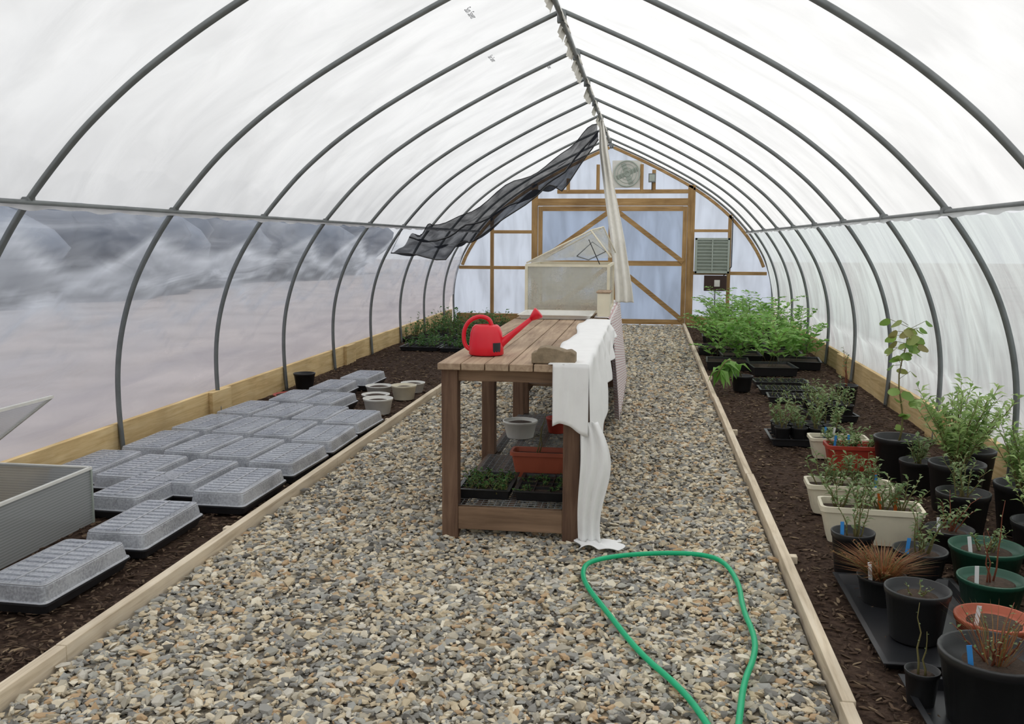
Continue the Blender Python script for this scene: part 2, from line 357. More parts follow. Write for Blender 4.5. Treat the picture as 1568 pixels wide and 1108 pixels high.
# end wall framing
ef=empty("end_wall_framing"); mb=MB(); yf=YE-.07
def V_(x,z0,z1,w=.09,d=.09,y=yf): mb.box(x-w/2,x+w/2,y-d/2,y+d/2,z0,z1,'woodz')
def H_(x0,x1,z,h=.09,d=.08,y=yf-.003): mb.box(x0,x1,y-d/2,y+d/2,z-h/2,z+h/2,'woodx')
def ztop(x): return float(np.interp(-abs(x-CX),[-a for a in hw],hz))
V_(-2.12,0,ztop(-2.12)-.03,.11); V_(.76,0,ztop(.76)-.03,.13)
V_(-2.93,0,ztop(-2.93)-.05,.06); V_(1.46,0,ztop(1.46)-.05,.06)
H_(-2.12,.82,2.27,.13); H_(-1.7,.76,2.46,.07); V_(-1.5,2.46,2.70,.06); V_(.07,2.46,2.85,.07); V_(-.95,2.46,2.95,.06); V_(-.15,2.46,2.95,.06)
H_(CX-2.85,-2.12,1.05,.06); H_(-2.93,-2.12,1.72,.06); H_(.76,CX+2.85,.98,.06); H_(.76,1.46,1.75,.05)
for i in range(0,len(HP)-3,3):
    for sx in(-1,1):
        a=HP[i];b=HP[min(i+3,len(HP)-1)]
        if a[1]<1.0: continue
        mb.beam((CX+sx*(a[0]-.06),yf,a[1]-.03),(CX+sx*(b[0]-.06),yf,b[1]-.03),.05,.09,'woodx',up=(0,1,0))
H_(CX-2.9,-2.15,.09,.18); H_(.8,CX+2.9,.09,.18)
mb.obj("studs_and_rails",ef,bevel=.004)
for nm,x0,x1,flip in(("door_1",-2.05,-.66,0),("door_2",-.64,.69,1)):
    mb=MB(); y=YE-.10
    for x in(x0+.04,x1-.04): mb.box(x-.04,x+.04,y-.02,y+.02,.03,2.19,'woodz')
    for z in(.07,1.15,2.15): mb.box(x0+.08,x1-.08,y-.019,y+.019,z-.045,z+.045,'woodx')
    if flip:
        mb.beam((x0+.06,y-.03,2.1),(x1-.06,y-.03,1.18),.02,.085,'woodx',up=(0,0,1)); mb.beam((x0+.06,y-.03,1.1),(x1-.06,y-.03,.12),.02,.085,'woodx')
    else:
        mb.beam((x0+.06,y-.03,1.2),(x1-.06,y-.03,2.1),.02,.085,'woodx'); mb.beam((x0+.06,y-.03,.12),(x1-.06,y-.03,1.1),.02,.085,'woodx')
    mb.grid(lambda u,v:(x0+u*(x1-x0),y+.024,.05+v*2.12),8,8,'filmE')
    mb.obj(nm)
mb=MB(); c=(-.42,YE-.13,2.78)
mb.box(c[0]-.27,c[0]+.27,YE-.10,YE-.04,2.53,3.02,'whitep')
def ring(mb,c,r,t,k,n=32): mb.tube([(c[0]+r*math.cos(2*math.pi*i/n),c[1],c[2]+r*math.sin(2*math.pi*i/n)) for i in range(n+1)],t,k,8,cap=False)
for r in(.23,.17,.11,.05): ring(mb,c,r,.007 if r<.2 else .014,'greyg')
for i in range(4):
    a=i*math.pi/2+.4; mb.beam((c[0],c[1]+.02,c[2]),(c[0]+.2*math.cos(a),c[1]+.02,c[2]+.2*math.sin(a)),.09,.01,'greyg',up=(0,1,.4))
mb.obj("exhaust_fan",bevel=.004)
mb=MB(); mb.box(-.03,.10,YE-.16,YE-.12,2.62,2.78,'steel'); mb.box(-.015,.085,YE-.165,YE-.16,2.64,2.76,'greyg'); mb.tube([(.035,YE-.14,2.62),(.035,YE-.14,2.48)],.008,'black'); mb.obj("thermostat_box",bevel=.004)
mb=MB(); x0,x1,z0,z1=.84,1.46,.98,1.62; y=YE-.22
mb.box(x0,x1,y+.03,YE-.12,z0,z1,'greyg')
for a in((x0,x0+.04,z0,z1),(x1-.04,x1,z0,z1),(x0,x1,z0,z0+.04),(x0,x1,z1-.04,z1)): mb.box(a[0],a[1],y,y+.03,a[2],a[3],'greyg')
for i in range(9):
    z=z0+.08+i*.06; mb.box(x0+.04,x1-.04,y+.005,y+.02,z-.022,z+.02,'greyg',Matrix.Rotation(.6,3,'X'))
mb.box((x0+x1)/2-.012,(x0+x1)/2+.012,y-.004,y+.004,z0,z1,'greyg')
mb.obj("louvre_vent",bevel=.004)
mb=MB(); mb.box(1.02,1.42,YE-.2,YE-.12,.66,.94,'brownb'); mb.box(1.2,1.3,YE-.22,YE-.2,.74,.86,'whitep'); mb.tube([(1.22,YE-.16,.66),(1.22,YE-.16,.3)],.012,'steel')
mb.tube([(1.36,YE-.16,.93),(1.50,YE-.16,1.1),(1.50,YE-.16,2.0)],.01,'black'); mb.obj("electrical_control_box",bevel=.004)

for nm,sx in(("baseboard_left",-1),("baseboard_right",1)):
    mb=MB(); y=YB
    while y<YE-.2:
        L=min(3.6,YE-.13-y); x=CX+sx*3.0
        mb.box(x-.02,x+.02,y+.004,y+L-.004,-.02,.25,'wood')
        if y+L<YE-.4: mb.box(x-sx*.04-.02,x-sx*.04+.02,y+L-.2,y+L+.16,.0,.25,'wood')
        y+=L
    mb.obj(nm,bevel=.004)
for nm,x in(("path_edging_board",-2.105),("path_edging_board",.675)):
    mb=MB(); y=YB+.1; s_=1 if x>0 else -1
    while y<YE-.3:
        L=min(3.05,YE-.2-y); o=random.uniform(-.008,.008)
        mb.box(x-.022+o,x+.022+o,y+.003,y+L-.003,-.03,.06,'edge'); y+=L
    for yy in np.arange(1.4,YE-1,3.05): mb.box(x+s_*.045-.02,x+s_*.045+.02,yy,yy+.045,-.03,.052,'edge')
    mb.obj(nm,bevel=.003)

# ---------------------------------------------------------------- ground
mb=MB(); mb.grid(lambda u,v:(-60+120*u,-40+120*v,-.06),2,2,'outg'); mb.obj("ground")
mb=MB(); mb.grid(lambda u,v:(-2.08+2.73*u,YB+(YE-YB)*v,-.006),2,2,'gbase'); mb.obj("floor")
def bed(name,x0,x1):
    def fn(u,v):
        x=x0+(x1-x0)*u; y=YB+.05+(YE-YB-.25)*v
        return (x,y,.012+.010*math.sin(3.1*x+1.7*y)*math.sin(2.3*y)+.007*random.random())
    mb=MB(); mb.grid(fn,24,240,'soil'); mb.obj(name)
bed("soil_bed",-3.69,-2.13); bed("soil_bed",.70,2.268)
phi=(1+5**.5)/2
ico=np.array([(-1,phi,0),(1,phi,0),(-1,-phi,0),(1,-phi,0),(0,-1,phi),(0,1,phi),(0,-1,-phi),(0,1,-phi),(phi,0,-1),(phi,0,1),(-phi,0,-1),(-phi,0,1)])/1.9
icf=np.array([(0,11,5),(0,5,1),(0,1,7),(0,7,10),(0,10,11),(1,5,9),(5,11,4),(11,10,2),(10,7,6),(7,1,8),(3,9,4),(3,4,2),(3,2,6),(3,6,8),(3,8,9),(4,9,5),(2,4,11),(6,2,10),(8,6,7),(9,8,1)])
def scatter(name,pos,size,mat,tilt=.5,jit=.28):
    n=len(pos); v=ico[None]*(1+rng.uniform(-jit,jit,(n,12,1)))+rng.uniform(-.18,.18,(n,12,3)); v=v*size[:,None,:]
    a=rng.uniform(0,2*np.pi,n); t=rng.normal(0,tilt,n)
    c,s=np.cos(t)[:,None],np.sin(t)[:,None]; y=v[...,1]*c-v[...,2]*s; z=v[...,1]*s+v[...,2]*c; x=v[...,0]
    c,s=np.cos(a)[:,None],np.sin(a)[:,None]; v=np.stack([x*c-y*s,x*s+y*c,z],-1)+pos[:,None,:]
    f=(icf[None]+12*np.arange(n)[:,None,None]).reshape(-1,3)
    me=bpy.data.meshes.new(name); me.vertices.add(n*12); me.vertices.foreach_set('co',v.reshape(-1).astype(np.float32))
    me.loops.add(len(f)*3); me.loops.foreach_set('vertex_index',f.reshape(-1).astype(np.int32))
    me.polygons.add(len(f)); me.polygons.foreach_set('loop_start',np.arange(0,len(f)*3,3,dtype=np.int32)); 
    me.update(calc_edges=True); me.materials.append(M[mat]); me.shade_flat(); o=bpy.data.objects.new(name,me); C.objects.link(o); return o
P=[];S=[]
for y0,y1,dn,sc in((-1.5,2.2,900,1.1),(2.2,5.2,3000,.86),(5.2,8,2300,.88),(8,12,1300,1.03),(12,YE-.1,750,1.25)):
    n=int((y1-y0)*2.7*dn); p=np.stack([rng.uniform(-2.065,.635,n),rng.uniform(y0,y1,n),rng.uniform(-.003,.013,n)],-1)
    b=rng.lognormal(0,.33,n)[:,None]*.0165*sc*np.array([[1.12,.68,.44]])*rng.uniform(.78,1.22,(n,3)); P.append(p);S.append(np.clip(b,.004,.034))
scatter("gravel_path",np.concatenate(P),np.concatenate(S),'stone',jit=.38,tilt=.6)
for nm,x0,x1 in(("bark_mulch",-3.66,-2.16),("bark_mulch",.73,2.24)):
    n=18000; y=2.2+(YE-2.4)*rng.uniform(0,1,n)**1.6
    p=np.stack([rng.uniform(x0,x1,n),y,.024+rng.uniform(-.004,.008,n)],-1)
    sz=rng.uniform(.5,1.5,(n,1))*np.array([[.018,.005,.003]]); scatter(nm,p,sz,'chip',.4)

def treeline(name,pts,h):
    mb=MB()
    for (x,y) in pts:
        r=random.uniform(1.6,2.6); hh=h*random.uniform(.75,1.2)
        rings=[]
        for k in range(7):
            t=k/6; rr=r*math.sin(math.pi*(.12+.82*t))
            rings.append([(x+rr*(1+.25*random.random())*math.cos(a),y+rr*(1+.25*random.random())*math.sin(a),t*hh) for a in np.linspace(0,2*math.pi,12,endpoint=False)])
        mb.loft(rings,'tree',True)
    mb.obj(name)
treeline("hedge_row",[(-16+random.uniform(-1,1),y) for y in np.arange(-6,46,2.2)],3.4)
treeline("hedge_row",[(24+random.uniform(-1,1),y) for y in np.arange(-6,46,2.4)],2.6)

# ---------------------------------------------------------------- potting table
tb=empty("potting_bench"); X0,X1,YA,YZ,ZT=-1.05,-.31,4.58,7.35,.93
mb=MB(); n=6; w=(X1-X0)/n
for i in range(n):
    y=YA
    for yb in (YA+1.45+.25*((i*3)%4-1.5),YZ):
        mb.box(X0+i*w+.003,X0+(i+1)*w-.003,y+.002,yb-.002,ZT-.035,ZT+random.uniform(-.002,.002),'tabtop'); y=yb
mb.obj("top_slats",tb,bevel=.003)
mb=MB(); lx=(X0+.055,X1-.055); ly=(YA+.09,5.85,YZ-.1)
for x in lx:
    for y in ly: mb.box(x-.042,x+.042,y-.042,y+.042,0,ZT-.036,'tab')
mb.obj("legs",tb,bevel=.004)
mb=MB()
for y in ly:
    mb.box(lx[0]+.042,lx[1]-.042,y-.02,y+.02,ZT-.10,ZT-.037,'tabx'); mb.box(lx[0]+.042,lx[1]-.042,y-.035,y+.0,.05,.17,'tabx')
for x in lx: 
    mb.box(x-.02,x+.02,YA+.13,YZ-.14,ZT-.12,ZT-.037,'tab'); mb.box(x-.018,x+.018,YA+.13,YZ-.14,.09,.17,'tab')
mb.obj("rails",tb,bevel=.003)
mb=MB()
for x in np.arange(lx[0]+.02,lx[1],.035): mb.tube([(x,YA+.06,.178),(x,YZ-.08,.178)],.0022,'wire',5)
for y in np.arange(YA+.06,YZ-.08,.035): mb.tube([(lx[0],y,.181),(lx[1],y,.181)],.0022,'wire',5)
for x in(lx[0]+.15,lx[0]+.31,lx[0]+.47): mb.box(x-.02,x+.02,YA+.1,YZ-.1,.155,.174,'tab')
mb.obj("wire_shelf",tb)
tb2=empty("rear_potting_bench"); mb=MB(); A,B=7.45,9.95
for i in range(6): mb.box(X0+i*w+.003,X0+(i+1)*w-.003,A,B,ZT-.035,ZT,'tabtop')
for x in lx:
    for y in(A+.09,B-.1): mb.box(x-.042,x+.042,y-.042,y+.042,0,ZT-.036,'tab')
    mb.box(x-.02,x+.02,A+.14,B-.15,ZT-.12,ZT-.037,'tab'); mb.box(x-.02,x+.02,A+.14,B-.15,.28,.36,'tab')
for y in(A+.09,B-.1): mb.box(lx[0]+.042,lx[1]-.042,y-.02,y+.02,ZT-.12,ZT-.037,'tabx')
for y in np.arange(A+.1,B-.1,.12): mb.box(lx[0],lx[1],y,y+.09,.36,.38,'tabx')
mb.obj("bench_frame",tb2,bevel=.003)

# ---------------------------------------------------------------- pots & plants
def potgeo(mb,c,r,h,k,taper=.78,rim=True):
    p=[(r*taper*.96,0),(r*taper,.006),(r*.965,h*.86)]
    p+= [(r*1.0,h*.87),(r*1.03,h*.985),(r*1.02,h),(r*.95,h),(r*.93,h*.84)] if rim else [(r,h),(r*.95,h),(r*.93,h*.84)]
    mb.lathe(c,p,k)
    mb.lathe((c[0],c[1],c[2]+h*.80),[(r*.9,0),(r*.5,.012),(r*.15,.015)],'potsoil',20)
def sprig(mb,c,n,h,spread,LL,LW,nl,leaf,stem='stem',lean=(0,0),bare=.2,rbase=.03,up=.5):
    for i in range(n):
        a=random.uniform(0,2*math.pi); b0=rbase*random.random(); hh=h*random.uniform(.65,1.05); sp=spread*random.uniform(.2,1)
        p0=Vector((c[0]+b0*math.cos(a),c[1]+b0*math.sin(a),c[2])); pts=[]
        for k in range(6):
            t=k/5; q=p0+Vector((sp*math.cos(a)*t**1.3+lean[0]*t*t+.01*random.uniform(-1,1),sp*math.sin(a)*t**1.3+lean[1]*t*t,hh*t)); q.x=min(q.x,2.17); pts.append(q)
        mb.tube(pts,[.0035*(1.3-t/5) for t in range(6)],stem,5)
        for j in range(nl):
            t=bare+(1-bare)*(j+random.random())/nl; k=min(4,int(t*5)); q=pts[k].lerp(pts[k+1],t*5-k if t<1 else 1)
            b=random.uniform(0,2*math.pi); d=Vector((math.cos(b),math.sin(b),random.uniform(up-.4,up+.5)))
            mb.leaf(q,d,LL*random.uniform(.6,1.15),LW*random.uniform(.7,1.1),leaf,droop=.15)
def frond(mb,c,a,L,up,leaf,nl=12,ll=.05,lw=.014):
    p=[]
    for k in range(7):
        t=k/6; p.append(Vector((min(2.16,c[0]+math.cos(a)*L*.8*t),min(17.3,c[1]+math.sin(a)*L*.8*t),c[2]+L*up*(t-.55*t*t))))
    mb.tube(p,.002,'stem',4)
    for j in range(1,nl+1):
        t=j/nl; k=min(5,int(t*6)); q=p[k].lerp(p[k+1],t*6-k); d=(p[k+1]-p[k]).normalized(); s=d.cross(Vector((0,0,1))).normalized()
        l=ll*(1.15-t*.7)
        for e in(-1,1): mb.leaf(q,s*e+d*.5+Vector((0,0,random.uniform(-.2,.2))),l,lw,leaf)
def grass(mb,c,n,h,spread,leaf,w=.005):
    for i in range(n):
        a=random.uniform(0,2*math.pi); sp=spread*random.uniform(.3,1); hh=h*random.uniform(.5,1)
        b=Vector((c[0]+.03*math.cos(a),c[1]+.03*math.sin(a),c[2])); s=Vector((-math.sin(a),math.cos(a),0))*w/2
        m=b+Vector((math.cos(a)*sp*.45,math.sin(a)*sp*.45,hh*.7)); t=b+Vector((math.cos(a)*sp,math.sin(a)*sp,hh))
        mb.add([b-s,b+s,m+s,m-s,t],[(0,1,2,3),(3,2,4)],leaf)
def tag(mb,c,k,h=.09,a=0):
    r=Matrix.Rotation(a,3,'Z')@Matrix.Rotation(random.uniform(-.15,.15),3,'Y')
    mb.box(c[0]-.008,c[0]+.008,c[1]-.001,c[1]+.001,c[2]-.01,c[2]+h,k,r)
def potted(name,c,r,h,k,plant=None,taper=.78,tagk=None,rim=True,z=.03):
    e=empty(name); c=(c[0],c[1],z); mb=MB(); potgeo(mb,c,r,h,k,taper,rim)
    if tagk: tag(mb,(c[0]-r*.6,c[1]-r*.45,h*.82+z),tagk)
    mb.obj("pot",e)
    if plant:
        mb=MB(); plant(mb,(c[0],c[1],z+h*.8)); mb.obj("foliage",e)
    return e
def trough(mb,c,lx_,ly_,h,k,rot=0,t=.72,soil=True):
    R_=Matrix.Rotation(rot,3,'Z')
    def rr(sx,sy,z,rad=.03):
        o=[]
        for qx,qy,a0 in((1,1,0),(-1,1,90),(-1,-1,180),(1,-1,270)):
            for q in range(5):
                a=math.radians(a0+q*22.5); v=R_@Vector((qx*(sx/2-rad)+rad*math.cos(a),qy*(sy/2-rad)+rad*math.sin(a),0)); o.append((c[0]+v.x,c[1]+v.y,c[2]+z))
        return o
    f=1-(1-t)*.5
    mb.loft([rr(lx_*f-.02,ly_*t,0),rr(lx_-.02,ly_-.02,h*.85),rr(lx_,ly_,h*.86),rr(lx_,ly_,h),rr(lx_-.03,ly_-.03,h),rr(lx_-.04,ly_-.04,h*.82)],k,False,capt=False)
    mb.loft([rr(lx_-.04,ly_-.04,h*.8),rr(lx_-.05,ly_-.05,h*.83)],'potsoil')
def tray(mb,c,lx_,ly_,h,k,rot=0,cells=None,soil=True):
    R_=Matrix.Rotation(rot,3,'Z')
    def q(sx,sy,z): return [tuple(Vector(c)+R_@Vector((a*sx/2,b*sy/2,z))) for a,b in((-1,-1),(1,-1),(1,1),(-1,1))]
    mb.loft([q(lx_*.93,ly_*.9,0),q(lx_*.98,ly_*.97,h-.004),q(lx_+.01,ly_+.01,h-.004),q(lx_+.01,ly_+.01,h),q(lx_-.03,ly_-.03,h),q(lx_*.93-.02,ly_*.9,h*.6 if soil else .004)],k)
    if soil:
        mb.loft([q(lx_*.93,ly_*.9,h*.6),q(lx_*.93,ly_*.9,h*.75)],'potsoil')
        if cells:
            for i in range(1,cells[0]):
                x=(i/cells[0]-.5)*lx_*.93
                a=Vector(c)+R_@Vector((x,-ly_*.46,h*.85)); b=Vector(c)+R_@Vector((x,ly_*.46,h*.85)); mb.beam(a,b,.006,h*.3,k)
            for i in range(1,cells[1]):
                y=(i/cells[1]-.5)*ly_*.9
                a=Vector(c)+R_@Vector((-lx_*.46,y,h*.85)); b=Vector(c)+R_@Vector((lx_*.46,y,h*.85)); mb.beam(a,b,.006,h*.3,k)

def domed(x,y,rot):
    e=empty("domed_seed_tray"); z=.03; R_=Matrix.Rotation(rot,3,'Z'); W,L=.325,.60
    def q(sx,sy,zz,rad=.025):
        o=[]
        for qx,qy,a0 in((1,1,0),(-1,1,90),(-1,-1,180),(1,-1,270)):
            for k in range(4):
                a=math.radians(a0+k*30); v=R_@Vector((qx*(sx/2-rad)+rad*math.cos(a),qy*(sy/2-rad)+rad*math.sin(a),0)); o.append((x+v.x,y+v.y,z+zz))
        return o
    mb=MB(); mb.loft([q(W*.9,L*.94,0),q(W,L,.04),q(W+.012,L+.012,.041),q(W+.012,L+.012,.047),q(W-.02,L-.02,.047),q(W-.05,L-.05,.02)],'blackg'); mb.obj("tray_base",e)
    mb=MB(); mb.loft([q(W+.006,L+.006,.049),q(W-.010,L-.010,.056),q(W-.026,L-.03,.112),q(W-.040,L-.048,.122),q(W-.06,L-.07,.124)],'dome',capb=False)
    def rimline(ring,r): mb.tube([Vector(p) for p in ring]+[Vector(ring[0])],r,'domer',6,cap=False)
    rimline(q(W-.034,L-.04,.119),.0028); rimline(q(W+.004,L+.004,.051),.0035)
    for i in range(10):
        yy=-L*.40+i*L*.80/9
        for x0,x1 in((-.118,-.008),(.008,.118)):
            a=R_@Vector((x0,yy,0));b=R_@Vector((x1,yy,0)); mb.beam((x+a.x,y+a.y,z+.1265),(x+b.x,y+b.y,z+.1265),.030,.006,'dome')
    a=R_@Vector((0,-L*.42,0));b=R_@Vector((0,L*.42,0)); mb.beam((x+a.x,y+a.y,z+.127),(x+b.x,y+b.y,z+.127),.008,.009,'domer')
    mb.obj("clear_dome",e)
for x,y in [(-2.53,3.60),(-2.50,4.28),(-2.85,4.86),(-3.44,5.36),(-3.08,5.28),(-2.70,5.20),(-2.34,5.04),(-3.36,6.02),(-3.0,5.94),(-2.66,5.87),(-2.32,5.74),
            (-3.34,6.68),(-2.99,6.60),(-2.65,6.54),(-2.31,6.40),(-3.30,7.34),(-2.96,7.26),(-2.62,7.20),(-2.31,7.06),(-3.14,7.98),(-2.80,7.9),(-3.02,8.66),(-2.94,9.36)]:
    domed(x,y,random.uniform(-.07,.02))
potted("red_saucer_pot",(-3.38,8.45),.16,.05,'redpot',taper=.9)
potted("black_plant_pot",(-3.48,9.1),.11,.16,'black')
for (x,y,r,h,k) in((-2.50,8.35,.13,.09,'whitep'),(-2.60,8.80,.13,.10,'whitep'),(-2.30,8.62,.12,.14,'cream'),(-2.33,7.85,.13,.14,'whitep'),(-2.32,9.05,.12,.1,'whitep')):
    potted("round_bowl_planter",(x,y),r,h,k,taper=.8)
e=empty("cold_frame"); xa,xb,ya,yb,hz0=-3.62,-2.93,3.05,4.5,.33
mb=MB()
mb.box(xb-.01,xb,ya,yb,.03,hz0,'poly'); mb.box(xa,xa+.01,ya,yb,.03,hz0,'poly'); mb.box(xa+.01,xb-.01,yb-.01,yb,.03,hz0,'poly'); mb.box(xa+.01,xb-.01,ya,ya+.01,.03,hz0,'poly')
mb.obj("polycarbonate_panels",e)
mb=MB()
for a,b in(((xa,ya),(xb,ya)),((xb,ya),(xb,yb)),((xb,yb),(xa,yb)),((xa,yb),(xa,ya))): mb.beam((*a,hz0),(*b,hz0),.018,.014,'whitep')
for a in((xa,ya),(xb,ya),(xb,yb),(xa,yb)): mb.box(a[0]-.006,a[0]+.006,a[1]-.006,a[1]+.006,.03,hz0,'greyg')
mb.obj("rim",e)
mb=MB(); h0=Vector((xa,ya,hz0+.02)); h1=Vector((xa,yb,hz0+.02)); t0=Vector((-3.13,ya,.71)); t1=Vector((-3.13,yb,.71))
for a,b in((h0,h1),(h1,t1),(t1,t0),(t0,h0)): mb.beam(a,b,.022,.014,'whitep')
mb.add([h0,h1,t1,t0],[(0,1,2,3)],'poly'); mb.obj("raised_lid",e)

# ---- right bed
def shr(n,h,sp,LL=.05,LW=.016,nl=14,leaf='lshrub',stem='stem',**k): return lambda mb,c: sprig(mb,c,n,h,sp,LL,LW,nl,leaf,stem,**k)
def sapling(mb,c):
    pts=[Vector((c[0]+.02*math.sin(k),c[1],c[2]+.74*k/8)) for k in range(9)]; mb.tube(pts,[.007-.0005*k for k in range(9)],'stem',6)
    for k in range(34):
        a=random.uniform(0,6.28); q=pts[random.choice((5,6,7,7,8,8,8,4))]+Vector((0,0,random.uniform(-.04,.04))); d=Vector((math.cos(a),math.sin(a),random.uniform(-.2,.6)))
        e_=q+d.normalized()*random.uniform(.04,.13); mb.tube([q,e_],.0015,'stem',4)
        mb.rleaf(e_,Vector((d.x,d.y,-.8)),random.uniform(.026,.042),'lround')
    for k in range(8): mb.rleaf(pts[1+k%3],Vector((random.uniform(-1,1),random.uniform(-1,1),.2)),.025,'lround')
potted("potted_sapling",(1.63,6.22),.15,.27,'black',sapling)
potted("potted_shrub",(1.76,5.48),.15,.28,'black',shr(26,.50,.28,.08,.026,28))
potted("potted_shrub",(1.98,5.12),.14,.26,'black',shr(18,.42,.22,.075,.024,24))
potted("potted_shrub",(1.64,4.98),.13,.24,'black',shr(9,.22,.14,.045,.016,14,'ldull'))
potted("potted_shrub",(2.0,5.95),.13,.26,'black',shr(12,.34,.2,.07,.022,20))
potted("potted_shrub",(1.66,5.86),.11,.2,'black',shr(8,.2,.14,.06,.02,14,'ldull'))
potted("potted_shrub",(.96,4.33),.095,.20,'black',shr(6,.26,.08,.04,.016,12,'ldull'),tagk='tagb')
potted("potted_shrub",(1.24,4.27),.115,.15,'black',shr(8,.22,.15,.04,.016,11,'ldull'),tagk='tagb')
potted("potted_shrub",(1.47,4.62),.11,.15,'black',shr(8,.20,.14,.045,.018,10,'ldull','stemr'),tagk='tagw')
potted("green_plant_pot",(1.53,4.30),.155,.17,'green',shr(8,.12,.1,.035,.014,10,'ldull'),tagk='tagw')
potted("green_plant_pot",(1.43,3.94),.13,.15,'green',shr(3,.35,.05,.02,.01,6,'ldull','stemr'),tagk='tagw')
potted("potted_shrub",(1.76,4.02),.12,.15,'black',shr(6,.14,.1,.035,.014,10,'ldull'),tagk='tagb')
potted("potted_shrub",(1.60,3.64),.12,.17,'black',shr(5,.18,.08,.03,.014,9,'ldull'),tagk='tagw')
potted("potted_shrub",(1.88,4.62),.13,.2,'black',shr(14,.30,.18,.06,.02,20))
potted("potted_shrub",(2.03,4.22),.12,.2,'black',shr(10,.28,.14,.05,.018,14))
potted("terracotta_plant_pot",(1.29,3.50),.135,.15,'terra',tagk='tagw')
potted("potted_ornamental_grass",(1.01,3.98),.10,.12,'black',lambda mb,c:(grass(mb,c,420,.13,.21,'lred',.004),sprig(mb,c,16,.12,.18,.03,.008,10,'lred')),tagk='tagw')
potted("black_plant_pot",(1.045,3.60),.118,.20,'black',shr(4,.06,.05,.02,.01,4,'ldull'),z=.04)
potted("potted_red_shrub",(1.11,2.98),.165,.24,'black',lambda mb,c:(grass(mb,c,60,.2,.16,'lred',.003),sprig(mb,c,9,.2,.15,.02,.009,9,'ldull','stemr')),tagk='tagb')
potted("black_plant_pot",(.925,3.08),.055,.12,'black',shr(2,.25,.04,.012,.008,4,'ldull'))
potted("potted_shrub",(1.44,2.92),.13,.2,'black',shr(5,.15,.1,.02,.01,7,'lred'))
mb=MB(); tray(mb,(1.11,3.75,.03),.50,.92,.04,'blackg',0,soil=False); mb.obj("plant_carrying_tray")
mb=MB(); tray(mb,(1.17,2.93,.03),.56,.55,.04,'blackg',0,soil=False); mb.obj("plant_carrying_tray")
def tr_(name,c,lx_,ly_,h,k,rot,plants,leaf='ldull',hh=.2):
    e=empty(name); mb=MB(); trough(mb,(c[0],c[1],.03),lx_,ly_,h,k,rot); mb.obj("planter",e)
    mb=MB()
    for i in range(plants):
        t=(i+.5)/plants-.5; sprig(mb,(c[0]+t*(lx_-.1)*math.cos(rot),c[1]+t*(lx_-.1)*math.sin(rot),.03+h*.8),7,hh,.12,.045,.018,13,leaf)
    for i in range(2): tag(mb,(c[0]+random.uniform(-.15,.15),c[1]+random.uniform(-.03,.03),.03+h*.8),random.choice(['tagw','tagb','tago']))
    if plants: mb.obj("plants",e)
tr_("cream_trough_planter",(1.15,4.84),.50,.22,.19,'cream',-.08,4)
tr_("cream_trough_planter",(1.15,5.36),.47,.22,.17,'cream',-.04,4)
tr_("red_trough_planter",(1.40,6.42),.38,.20,.17,'redpot',0,3,hh=.1)
tr_("cream_trough_planter",(1.36,6.76),.40,.2,.15,'cream',0,2,hh=.1)
def trayplants(name,c,lx_,ly_,rot,nx,ny,leaf,h,LL,LW,pots=False,n=2,nl=6,keep=1.,hv=0):
    e=empty(name); mb=MB(); tray(mb,(c[0],c[1],.03),lx_,ly_,.055,'blackg',rot,cells=(nx,ny)); 
    R_=Matrix.Rotation(rot,3,'Z'); pl=MB()
    for i in range(nx):
        for j in range(ny):
            v=R_@Vector((((i+.5)/nx-.5)*lx_*.9,((j+.5)/ny-.5)*ly_*.9,0)); p=(c[0]+v.x,c[1]+v.y,.03)
            if pots: potgeo(mb,(p[0],p[1],.045),min(lx_/nx,ly_/ny)*.44,.12,'black')
            if random.random()<keep:
                h_=h*random.uniform(1-hv,1+hv); sprig(pl,(p[0],p[1],.14 if pots else .07),n,h_,h_*.45,LL,LW,nl,leaf,bare=.15)
    mb.obj("tray",e); pl.obj("plants",e)
trayplants("tray_of_potted_seedlings",(1.22,7.25),.56,.4,0,4,3,'ldull',.24,.055,.022,True,n=4,nl=11,hv=.3)
trayplants("tray_of_potted_seedlings",(1.58,8.35),.40,.5,.1,3,3,'ldull',.18,.055,.022,True,n=4,nl=8,hv=.3)
trayplants("seedling_tray",(1.42,9.62),.56,.3,0,8,4,'lseed',.04,.02,.012,n=1,nl=3)
trayplants("seedling_tray",(1.42,10.15),.56,.3,.05,8,4,'lseed',.04,.02,.012,n=1,nl=3)
trayplants("seedling_tray",(1.42,9.15),.50,.3,-.05,6,3,'lseed',.05,.02,.012,n=1,nl=3)
for i,(x,y,L) in enumerate([(.98,11.5,.45),(1.45,11.1,.45),(1.85,11.7,.38),(1.2,12.2,.55),(1.75,12.6,.5),(.97,13.0,.5),(1.4,13.5,.55),(1.85,13.7,.5),(1.1,14.6,.5),(1.7,15.0,.5),(1.2,15.9,.5),(1.8,16.3,.45)]):
    e=empty("tray_of_ferns"); mb=MB(); tray(mb,(x,y,.03),.5,.55,.1,'black',random.uniform(-.1,.1)); mb.obj("tray",e)
    mb=MB()
    for k in range(22 if y<13 else 18):
        b=(x+random.uniform(-.2,.2),y+random.uniform(-.2,.2),.1+random.uniform(0,.26)); frond(mb,b,random.uniform(0,6.28),L*random.uniform(.5,1.1),random.uniform(.9,2.3),'lfern',7,.125,.055)
    mb.obj("fronds",e)
def leaner(mb,c):
    pts=[Vector((c[0]-.24*t,c[1]-.25*t,c[2]+.42*t*(1.6-1.3*t))) for t in np.linspace(0,1.15,9)]; mb.tube(pts,.006,'stem',6)
    for k in range(36):
        t=random.uniform(.3,1); q=pts[int(t*8)]; mb.leaf(q,Vector((random.uniform(-1,1),random.uniform(-1,1),random.uniform(-1.3,.2))),.17,.07,'lfern',.3)
potted("potted_leaning_vine",(.98,9.7),.11,.16,'black',leaner)
